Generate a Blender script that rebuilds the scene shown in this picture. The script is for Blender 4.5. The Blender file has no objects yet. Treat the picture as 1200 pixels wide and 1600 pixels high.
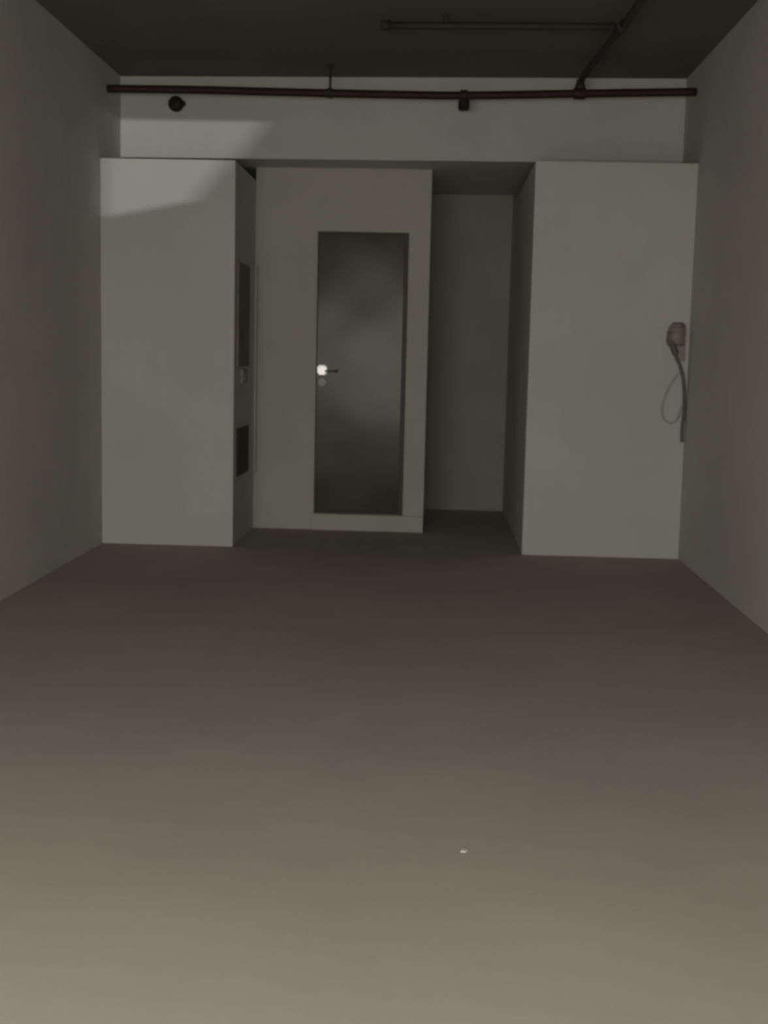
import bpy, bmesh, math
from mathutils import Vector, Matrix

C = bpy.context.scene.collection
S = bpy.context.scene

# ---------------------------------------------------------------- camera
def make_camera():
    p, y, r = 0.1236, 0.0361, 0.0224            # pitch down, yaw left, roll
    f = Vector((-math.sin(y)*math.cos(p), math.cos(y)*math.cos(p), -math.sin(p)))
    rt = Vector((math.cos(y), math.sin(y), 0))
    up = rt.cross(f)
    c, s = math.cos(r), math.sin(r)
    r2, u2 = rt*c + up*s, up*c - rt*s
    cam = bpy.data.cameras.new('camera')
    o = bpy.data.objects.new('camera', cam); C.objects.link(o)
    M = Matrix((r2, u2, -f)).transposed().to_4x4()
    M.translation = Vector((0, 0, 1.34))
    o.matrix_world = M
    cam.sensor_fit = 'VERTICAL'; cam.sensor_height = 36; cam.sensor_width = 27
    cam.lens = 36*1980.16/1600
    cam.clip_start = .05
    cam.dof.use_dof = True; cam.dof.focus_distance = 4.2; cam.dof.aperture_fstop = 3.6
    S.camera = o
make_camera()

# ---------------------------------------------------------------- world, lights, exposure
w = bpy.data.worlds.new('night_sky'); S.world = w; w.use_nodes = True
w.node_tree.nodes['Background'].inputs[0].default_value = (.9, .95, 1, 1)
w.node_tree.nodes['Background'].inputs[1].default_value = 0.02

def area(name, loc, target, sx, sy, power, col=(1, 1, 1), spread=180):
    l = bpy.data.lights.new(name, 'AREA'); l.shape = 'RECTANGLE'; l.size = sx; l.size_y = sy
    l.energy = power; l.color = col; l.spread = math.radians(spread)
    o = bpy.data.objects.new(name, l); C.objects.link(o); o.location = loc
    o.rotation_euler = (Vector(target)-Vector(loc)).to_track_quat('-Z', 'Y').to_euler()
    return o
# daylight coming in through the open shop front behind the camera
area('shopfront_daylight', (-0.65, -.83, 1.30), (-0.63, .17, .45), 2.9, 1.6, 190, (1, .975, .91))
# lamp outside, shining through the slot cut for it in the front wall
LAMP = (1.6, -9.0, 2.4)
area('street_lamp_light', LAMP, (-1.8, 9.17, 2.6), .20, .03, 640, (.93, .97, 1))

S.view_settings.view_transform = 'Standard'; S.view_settings.look = 'None'
S.view_settings.gamma = 1; S.view_settings.use_curve_mapping = False
S.view_settings.exposure = 0.0

# ---------------------------------------------------------------- materials
def mat(name, col, rough=.8, metal=0., var=.06, scale=2.5, bump=0., bscale=60, spec=.3, vcol=None):
    m = bpy.data.materials.new(name); m.use_nodes = True
    n = m.node_tree; b = n.nodes['Principled BSDF']
    b.inputs['Roughness'].default_value = rough; b.inputs['Metallic'].default_value = metal
    b.inputs['Specular IOR Level'].default_value = spec
    tc = n.nodes.new('ShaderNodeTexCoord')
    nz = n.nodes.new('ShaderNodeTexNoise'); nz.inputs['Scale'].default_value = scale
    nz.inputs['Detail'].default_value = 5; nz.inputs['Roughness'].default_value = .6
    n.links.new(tc.outputs['Object'], nz.inputs['Vector'])
    mx = n.nodes.new('ShaderNodeMix'); mx.data_type = 'RGBA'
    mx.inputs['A'].default_value = tuple(c*(1-var) for c in col)+(1,)
    v = vcol or col
    mx.inputs['B'].default_value = tuple(min(1, c*(1+var)) for c in v)+(1,)
    mr = n.nodes.new('ShaderNodeMapRange'); mr.inputs['From Min'].default_value = .3; mr.inputs['From Max'].default_value = .7
    n.links.new(nz.outputs['Fac'], mr.inputs['Value'])
    n.links.new(mr.outputs['Result'], mx.inputs['Factor'])
    n.links.new(mx.outputs['Result'], b.inputs['Base Color'])
    if bump:
        n2 = n.nodes.new('ShaderNodeTexNoise'); n2.inputs['Scale'].default_value = bscale; n2.inputs['Detail'].default_value = 3
        n.links.new(tc.outputs['Object'], n2.inputs['Vector'])
        bp = n.nodes.new('ShaderNodeBump'); bp.inputs['Strength'].default_value = bump; bp.inputs['Distance'].default_value = .01
        n.links.new(n2.outputs['Fac'], bp.inputs['Height']); n.links.new(bp.outputs['Normal'], b.inputs['Normal'])
    return m

M = dict(
    wall=mat('grey_white_plaster', (.56, .55, .515), .85, var=.05, scale=1.6, bump=.15, bscale=45),
    side=mat('grey_plaster_side', (.56, .545, .50), .85, var=.07, scale=1.1, bump=.15, bscale=45),
    bay=mat('shade_toned_bay', (.34, .325, .28), .9, var=.10, scale=1.3, bump=.2, bscale=40),  # bay wall darkened so its colour carries the shade of the recess
    inner=mat('alcove_plaster', (.47, .455, .405), .85, var=.06, scale=1.4, bump=.15, bscale=45),  # plaster tone lowered to put the alcove's shade into the colour
    ceil=mat('dark_painted_soffit', (.145, .141, .123), .9, var=.10, scale=1.3, bump=.2, bscale=20),
    floor=mat('bare_concrete_floor', (.39, .36, .312), .75, var=.07, scale=1.0, bump=.03, bscale=30, spec=.2),
    pipe=mat('dark_red_brown_pipe_paint', (.035, .022, .020), .6, var=.2, scale=6),
    cpipe=mat('dark_grey_pipe_paint', (.045, .040, .034), .7, var=.15, scale=6),
    black=mat('black_plastic', (.018, .015, .013), .6, var=.2, scale=10),
    glass=mat('dark_tinted_glass', (.046, .040, .029), .25, var=.25, scale=2.2, bump=.9, bscale=2.1, spec=.19),
    dframe=mat('dark_door_frame', (.055, .05, .042), .5, var=.1, scale=5),
    chrome=mat('satin_chrome', (.92, .91, .88), .45, 1., var=.03, scale=8),
    lever=mat('dark_bronze_lever', (.12, .11, .095), .5, .5, var=.1, scale=9),
    dull=mat('dull_steel', (.60, .59, .55), .78, .7, var=.05, scale=8),
    panel=mat('dark_panel', (.20, .18, .15), .7, var=.2, scale=7),
    beige=mat('aged_plastic', (.31, .29, .24), .6, var=.08, scale=12),
    cable=mat('dark_grey_cable', (.15, .14, .12), .6, var=.1, scale=15),
    pale_cable=mat('pale_cable', (.46, .445, .385), .6, var=.06, scale=15),
    paper=mat('dusty_paper', (.55, .52, .48), .8, var=.05, scale=30),
)
M['glass'].node_tree.nodes['Principled BSDF'].inputs['Specular Tint'].default_value = (1, .965, .88, 1)
for _n in M['glass'].node_tree.nodes:
    if _n.type == 'TEX_NOISE' and abs(_n.inputs['Scale'].default_value-2.1) < .01: _n.inputs['Detail'].default_value = .5

# ---------------------------------------------------------------- helpers
def link(name, bm, m, parent=None, smooth=False):
    me = bpy.data.meshes.new(name); bmesh.ops.recalc_face_normals(bm, faces=bm.faces)
    bm.to_mesh(me); bm.free(); me.materials.append(m)
    if smooth:
        for p in me.polygons: p.use_smooth = True
    o = bpy.data.objects.new(name, me); C.objects.link(o)
    if parent: o.parent = parent; o.matrix_parent_inverse = Matrix.Translation(parent.location).inverted()
    return o
def tag(o, label, cat, group=None):
    o['label'] = label; o['category'] = cat
    if group: o['group'] = group
    return o
def empty(name, loc, label, cat, group=None):
    o = bpy.data.objects.new(name, None); C.objects.link(o); o.location = loc; o.empty_display_size = .05
    return tag(o, label, cat, group)
def struct(o):
    o['kind'] = 'structure'; return o
def box(bm, x0, x1, y0, y1, z0, z1, bevel=0., zr=None):
    """box; zr=(z1_left, z1_right) gives a slightly sloping top"""
    a, b = zr or (z1, z1)
    vs = [bm.verts.new(v) for v in ((x0,y0,z0),(x1,y0,z0),(x1,y1,z0),(x0,y1,z0),(x0,y0,a),(x1,y0,b),(x1,y1,b),(x0,y1,a))]
    fs = [bm.faces.new([vs[i] for i in q]) for q in ((0,1,2,3),(4,5,6,7),(0,1,5,4),(1,2,6,5),(2,3,7,6),(3,0,4,7))]
    if bevel:
        es = list({e for f in fs for e in f.edges})
        bmesh.ops.bevel(bm, geom=es, offset=bevel, segments=2, profile=.6, affect='EDGES')
    return bm
def newbox(*a, **k): return box(bmesh.new(), *a, **k)
def prism(prof, x0, x1, bevel=0., axis='x'):
    """extrude a closed (y,z) profile from x0 to x1"""
    bm = bmesh.new()
    A = [bm.verts.new((x0, y, z)) for y, z in prof]; B = [bm.verts.new((x1, y, z)) for y, z in prof]
    bm.faces.new(A); bm.faces.new(B[::-1]); n = len(prof)
    for i in range(n): bm.faces.new((A[i], A[(i+1) % n], B[(i+1) % n], B[i]))
    if bevel: bmesh.ops.bevel(bm, geom=bm.edges[:], offset=bevel, segments=2, profile=.6, affect='EDGES')
    return bm
def frame_of(d):
    d = d.normalized(); a = Vector((0, 0, 1)) if abs(d.z) < .9 else Vector((1, 0, 0))
    u = d.cross(a).normalized(); return u, d.cross(u).normalized()
def tube(bm, pts, r, seg=14, sub=1):
    P = [Vector(p) for p in pts]
    if sub > 1:                                     # Catmull-Rom through the points
        Q = []
        for i in range(len(P)-1):
            p0, p1, p2, p3 = P[max(i-1,0)], P[i], P[i+1], P[min(i+2,len(P)-1)]
            for k in range(sub):
                t = k/sub
                Q.append(.5*((2*p1)+(p2-p0)*t+(2*p0-5*p1+4*p2-p3)*t*t+(3*p1-p0-3*p2+p3)*t**3))
        P = Q+[P[-1]]
    rings = []
    for i, p in enumerate(P):
        d = P[min(i+1, len(P)-1)]-P[max(i-1, 0)]; u, v = frame_of(d)
        rr = r(i/(len(P)-1)) if callable(r) else r
        rings.append([bm.verts.new(p+(u*math.cos(2*math.pi*k/seg)+v*math.sin(2*math.pi*k/seg))*rr) for k in range(seg)])
    for a, b in zip(rings, rings[1:]):
        for k in range(seg): bm.faces.new((a[k], a[(k+1) % seg], b[(k+1) % seg], b[k]))
    bm.faces.new(rings[0][::-1]); bm.faces.new(rings[-1])
    return bm
def lathe(bm, origin, axis, prof, seg=28):
    """prof: list of (distance along axis, radius)"""
    o = Vector(origin); d = Vector(axis).normalized(); u, v = frame_of(d); rings = []
    for h, r in prof:
        if r < 1e-5: rings.append([bm.verts.new(o+d*h)])
        else: rings.append([bm.verts.new(o+d*h+(u*math.cos(2*math.pi*k/seg)+v*math.sin(2*math.pi*k/seg))*r) for k in range(seg)])
    for a, b in zip(rings, rings[1:]):
        for k in range(seg):
            k2 = (k+1) % seg
            q = [a[k % len(a)], a[k2 % len(a)], b[k2 % len(b)], b[k % len(b)]]
            q = list(dict.fromkeys(q))
            if len(q) > 2: bm.faces.new(q)
    return bm

# ---------------------------------------------------------------- room shell
XL, XR = -2.26, 1.703
YF, YU, YP, YD, YN = -0.25, 9.17, 8.60, 9.59, 11.07
struct(link('floor', newbox(XL-.2, XR+.2, YF-3, YN+.2, -.2, 0), M['floor']))
struct(link('wall_left', newbox(XL-.2, XL, YF-.2, YN+.2, 0, 3.5), M['side']))
struct(link('wall_right', newbox(XR, XR+.2, YF-.2, YN+.2, 0, 3.5), M['side']))
bm = bmesh.new()                                     # ceiling slab, a touch higher on the right
def zc(x): return 3.247+(x+2.247)*(.039/3.98)
vs = [bm.verts.new((x, y, zc(x)+dz)) for dz in (0, .25) for x, y in ((XL, YF-.2), (XR, YF-.2), (XR, YU+.2), (XL, YU+.2))]
for q in ((3,2,1,0),(4,5,6,7),(0,1,5,4),(1,2,6,5),(2,3,7,6),(3,0,4,7)): bm.faces.new([vs[i] for i in q])
struct(link('ceiling', bm, M['ceil']))
# front wall behind the camera: wide open shop front and an added slot shaped to form the lamp's pale patch
DX0, DX1, DZ = -2.15, .85, 2.15
t = (YF-LAMP[1])/(YU-LAMP[1])
hole = [(LAMP[0]+t*(x-LAMP[0]), LAMP[2]+t*(z-LAMP[2])) for x, z in ((-2.37, 2.20), (-1.72, 2.33), (-1.22, 2.95), (-2.37, 2.95))]
outer = [(XL, DZ), (XR, DZ), (XR, 3.32), (XL, 3.32)]
bm = bmesh.new()
box(bm, XL, DX0, YF-.04, YF, 0, DZ); box(bm, DX1, XR, YF-.04, YF, 0, DZ)
for i in range(4):                                    # plate around the slot
    j = (i+1) % 4
    q = [outer[i], outer[j], hole[j], hole[i]]
    A = [bm.verts.new((x, YF, z)) for x, z in q]; B = [bm.verts.new((x, YF-.04, z)) for x, z in q]
    bm.faces.new(A); bm.faces.new(B[::-1])
    for k in range(4): bm.faces.new((A[k], A[(k+1) % 4], B[(k+1) % 4], B[k]))
struct(link('wall_front', bm, M['side']))
# added unseen blocker, keeps the street lamp off the open shop front
struct(link('lamp_spill_blocker', newbox(-4.5, 4.5, -4.06, -4.0, 0, 2.30), M['side']))
# upper back wall: the bulkhead over the alcove, set back behind the two piers
bm = bmesh.new()
a, b = 2.690, 2.712
vs = [bm.verts.new(v) for v in ((XL,YU,a),(XR,YU,b),(XR,YN+.1,b),(XL,YN+.1,a),(XL,YU,3.30),(XR,YU,3.30),(XR,YN+.1,3.30),(XL,YN+.1,3.30))]
for q in ((3,2,1,0),(4,5,6,7),(0,1,5,4),(1,2,6,5),(2,3,7,6),(3,0,4,7)): bm.faces.new([vs[i] for i in q])
struct(link('wall_back', bm, M['wall']))
XA, XB = -1.350, .638
# piers: full-height fronts whose tops stop below the bulkhead
struct(link('wall_back_left', prism([(YP,0),(YN+.1,0),(YN+.1,2.600),(YP,2.600)], XL, XA, .007), M['wall']))
struct(link('wall_back_right', prism([(YP,0),(YN+.1,0),(YN+.1,2.630),(YP,2.630)], XB, XR, .007), M['wall']))
# alcove: wall with the door, and the deeper bay beside it
XW = -.047
dx0, dx1, dz0, dz1 = -.885, -.205, .125, 2.24
bm = bmesh.new()
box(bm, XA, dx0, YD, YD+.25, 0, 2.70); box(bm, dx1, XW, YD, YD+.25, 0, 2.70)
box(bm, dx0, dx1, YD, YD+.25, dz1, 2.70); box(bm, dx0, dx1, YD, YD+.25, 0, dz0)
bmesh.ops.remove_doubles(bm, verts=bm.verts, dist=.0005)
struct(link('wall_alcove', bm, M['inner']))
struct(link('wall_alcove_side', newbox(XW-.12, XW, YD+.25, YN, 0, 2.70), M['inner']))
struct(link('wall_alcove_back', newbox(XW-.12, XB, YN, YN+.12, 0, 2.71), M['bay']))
# raised sill that runs under the door as far as the wall's corner
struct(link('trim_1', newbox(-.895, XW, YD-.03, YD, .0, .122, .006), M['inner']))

# ---------------------------------------------------------------- door with dark glass
d = bpy.data.objects.new('door_1', None); C.objects.link(d); d.location = ((dx0+dx1)/2, YD+.04, dz0)
struct(d)
bm = bmesh.new(); fw = .022
y0, y1 = YD+.006, YD+.060
box(bm, dx0, dx0+.008, y0, y1, dz0, dz1, .001); box(bm, dx1-fw*1.6, dx1, y0, y1, dz0, dz1, .003)
box(bm, dx0+.008, dx1-fw*1.6, y0, y1, dz1-.014, dz1, .002); box(bm, dx0+.008, dx1-fw*1.6, y0, y1, dz0, dz0+.014, .002)
link('door_frame', bm, M['dframe'], d)
link('door_pane', newbox(dx0+.008, dx1-fw*1.6, YD+.014, YD+.030, dz0+.014, dz1-.014), M['glass'], d)
hx, hz, hy = -.838, 1.214, YD+.014
# rounded-square rose with a slightly domed face
bm = bmesh.new(); box(bm, hx-.036, hx+.036, hy-.022, hy, hz-.036, hz+.036)
bmesh.ops.bevel(bm, geom=[e for e in bm.edges if abs((e.verts[0].co-e.verts[1].co).y) > .01], offset=.011, segments=4, affect='EDGES')
bmesh.ops.bevel(bm, geom=[e for e in bm.edges if all(v.co.y < hy-.02 for v in e.verts)], offset=.006, segments=3, affect='EDGES')
h = link('door_handle', bm, M['chrome'], d); h['label'] = 'bright metal handle rose on the dark glass door'
bm = bmesh.new(); tube(bm, [(hx+.026, hy-.020, hz-.008), (hx+.030, hy-.038, hz-.008), (hx+.05, hy-.045, hz-.008), (hx+.118, hy-.045, hz-.008)], .0065, 12, 5)
lathe(bm, (hx+.106, hy-.045, hz-.006), (1, 0, 0), [(-.006, .008), (0, .0125), (.008, .011), (.012, 0)])
link('lever', bm, M['lever'], h, True)
bm = bmesh.new(); lathe(bm, (hx+.001, hy, hz-.091), (0, -1, 0), [(0, .034), (.008, .034), (.012, .029), (.013, .012), (.010, .010), (.010, 0)])
link('keyhole_plate', bm, M['dull'], d, True)['label'] = 'dull round keyhole plate below the handle'

# ---------------------------------------------------------------- main pipe across the room
pts = [(XL+.002, 8.80, 3.087), (-1.65, 8.80, 3.087), (-1.07, 8.80, 3.081), (-.4, 8.80, 3.076), (.06, 8.80, 3.075), (.50, 8.80, 3.086), (.93, 8.80, 3.100), (1.33, 8.80, 3.112), (XR-.002, 8.80, 3.122)]
mp = empty('ceiling_pipe', (0, 8.8, 3.075), 'long dark red-brown pipe running wall to wall under the ceiling', 'pipe')
link('pipe_run', tube(bmesh.new(), pts, .0265, 18, 6), M['pipe'], mp, True)
def collar(x, z, r=.034, l=.05, p=None):
    return link('pipe_collar', lathe(bmesh.new(), (x-l/2, 8.80, z), (1, 0, 0), [(0, .026), (0, r), (.006, r+.002), (l-.006, r+.002), (l, r), (l, .026)]), M['pipe'], p, True)
collar(.157, 3.077, p=mp); collar(.928, 3.100, .036, .08, mp)
# hanger: rod from the slab to a ring round the pipe
hg = empty('pipe_hanger', (-.744, 8.8, zc(-.744)), 'short dark hanger rod holding the long pipe left of centre', 'bracket')
link('rod', tube(bmesh.new(), [(-.744, 8.8, 3.108), (-.744, 8.8, zc(-.744))], .008, 10), M['cpipe'], hg, True)
link('ring', lathe(bmesh.new(), (-.762, 8.80, 3.0785), (1, 0, 0), [(0, .028), (0, .033), (.036, .033), (.036, .028), (0, .028)]), M['cpipe'], hg, True)
link('ceiling_plate', lathe(bmesh.new(), (-.744, 8.8, zc(-.744)), (0, 0, -1), [(0, .028), (.008, .028), (.014, .012), (.014, 0)]), M['cpipe'], hg, True)
# sprinkler drop below the pipe
sp = empty('sprinkler_head', (.158, 8.8, 3.05), 'small dark square-looking sprinkler drop under the middle of the long pipe', 'sprinkler')
link('socket', lathe(bmesh.new(), (.158, 8.8, 3.046), (0, 0, -1), [(0, .034), (.004, .038), (.050, .038), (.055, .032), (.055, 0)], 12), M['black'], sp)
link('deflector', lathe(bmesh.new(), (.158, 8.8, 2.996), (0, 0, -1), [(-.006, .016), (.004, .016), (.008, .036), (.014, .036), (.014, 0)], 12), M['black'], sp)

# branch pipes on the ceiling
zb = 3.205
bp = empty('branch_pipe', (.98, 7.5, zb), 'dark branch pipe running along the ceiling to the long pipe at right', 'pipe')
bm = bmesh.new(); tube(bm, [(1.14, YF+.001, zb), (1.08, 4.0, zb), (1.035, 6.9, zb), (.985, 8.0, zb), (.952, 8.60, zb), (.935, 8.80, 3.18), (.930, 8.815, 3.130)], .021, 14, 8)
link('pipe_run', bm, M['cpipe'], bp, True)
link('elbow', lathe(bmesh.new(), (.931, 8.812, 3.118), (0.02, -.03, 1), [(0, .030), (0, .034), (.04, .034), (.045, .028), (.075, .026)]), M['cpipe'], bp, True)
link('tee', lathe(bmesh.new(), (1.012, 7.42, zb), (-.045, 1, 0), [(0, .022), (0, .030), (.13, .030), (.13, .022)]), M['cpipe'], bp, True)
cp = empty('cross_pipe', (.35, 7.5, zb), 'dark short pipe lying crosswise on the ceiling, joining the branch pipe', 'pipe')
link('pipe_run', tube(bmesh.new(), [(-.335, 7.52, zb), (.35, 7.50, zb), (.972, 7.485, zb)], .021, 14, 3), M['cpipe'], cp, True)
link('end_cap', lathe(bmesh.new(), (-.35, 7.521, zb), (1, -.02, 0), [(0, 0), (0, .024), (.006, .028), (.055, .028), (.055, .02)]), M['cpipe'], cp, True)
link('outlet', lathe(bmesh.new(), (.02, 7.51, zb+.015), (0, 0, 1), [(0, .016), (zc(.02)-zb-.015, .016)]), M['cpipe'], cp, True)

# ---------------------------------------------------------------- round dark fitting on the upper wall
rf = empty('round_fitting', (-1.858, YU, 3.058), 'small black round fitting on the upper wall under the pipe', 'fitting')
link('body', lathe(bmesh.new(), (-1.860, YU, 3.058), (0, -1, 0), [(0, .050), (.010, .053), (.04, .053), (.055, .046), (.062, .03), (.064, 0)]), M['black'], rf, True)
link('nub', lathe(bmesh.new(), (-1.815, YU-.025, 3.060), (1, 0, .05), [(0, .018), (.016, .018), (.022, .012), (.022, 0)], 16), M['black'], rf, True)

# ---------------------------------------------------------------- things on the inner side of the left pier
X = XA+.001
o = link('side_panel', newbox(X, X+.014, 8.70, 9.22, 1.235, 1.945, .004), M['panel']); tag(o, 'dark tall narrow panel inside the opening, on the left pier', 'panel')
o = link('side_panel', newbox(X, X+.018, 8.74, 9.20, .475, .805, .004), M['black']); tag(o, 'black short panel low on the left pier inside the opening', 'panel')
sw = empty('wall_switch', (X, 8.98, 1.17), 'small pale switch between the two dark panels inside the opening', 'switch')
link('switch_plate', newbox(X, X+.016, 8.90, 9.12, 1.115, 1.215, .004), M['beige'], sw)
link('rocker', newbox(X+.016, X+.022, 8.97, 9.05, 1.135, 1.195, .002), M['beige'], sw)
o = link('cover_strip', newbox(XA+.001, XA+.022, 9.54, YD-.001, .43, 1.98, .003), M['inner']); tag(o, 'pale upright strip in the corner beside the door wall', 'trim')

# ---------------------------------------------------------------- junction box and cables, right end of the back wall
jb = empty('junction_box', (1.595, YP, 1.50), 'small grey-beige box with hooded top on the right pier near the corner', 'box')
bm = prism([(YP, 1.43), (YP-.045, 1.44), (YP-.058, 1.475), (YP-.06, 1.53), (YP-.045, 1.575), (YP, 1.60)], 1.515, 1.665)
for v in bm.verts:                                   # hood narrows upward on its left
    if v.co.x < 1.58: v.co.x += max(0, v.co.z-1.50)*.62 + max(0, 1.50-v.co.z)*.55
bmesh.ops.bevel(bm, geom=bm.edges[:], offset=.010, segments=3, affect='EDGES')
link('body', bm, M['beige'], jb, True)
link('gland', tube(bmesh.new(), [(1.575, YP-.035, 1.475), (1.59, YP-.045, 1.425), (1.608, YP-.04, 1.385)], .021, 14, 4), M['cable'], jb, True)
link('side_plate', newbox(1.612, 1.672, YP-.025, YP, 1.34, 1.465, .006), M['beige'], jb)
o = link('drop_cable', tube(bmesh.new(), [(1.600, YP-.035, 1.40), (1.625, YP-.03, 1.345), (1.650, YP-.022, 1.29), (1.672, YP-.018, 1.21), (1.684, YP-.016, 1.10), (1.686, YP-.016, .98), (1.680, YP-.016, .90), (1.683, YP-.016, .80)], .0115, 10, 6), M['cable'], jb, True)
o['label'] = 'dark grey cable hanging down the right corner'
o = link('cable_loop', tube(bmesh.new(), [(1.655, YP-.016, 1.27), (1.628, YP-.012, 1.245), (1.590, YP-.010, 1.18), (1.555, YP-.010, 1.10), (1.540, YP-.010, 1.02), (1.555, YP-.010, .955), (1.600, YP-.010, .925), (1.645, YP-.012, .955), (1.667, YP-.014, 1.04)], .0075, 10, 6), M['pale_cable'], jb, True)
o['label'] = 'thin pale cable looping on the wall below'

# ---------------------------------------------------------------- scrap on the floor
bm = bmesh.new()
P = [(.109, 3.316), (.114, 3.330), (.122, 3.333), (.129, 3.325), (.123, 3.315)]
top = [bm.verts.new((x, y, .004+.002*(i % 2))) for i, (x, y) in enumerate(P)]; bot = [bm.verts.new((x, y, 0)) for x, y in P]
bm.faces.new(top); bm.faces.new(bot[::-1])
for i in range(5): bm.faces.new((top[i], bot[i], bot[(i+1) % 5], top[(i+1) % 5]))
tag(link('paper_scrap', bm, M['paper']), 'tiny white scrap lying on the bare concrete floor', 'scrap')
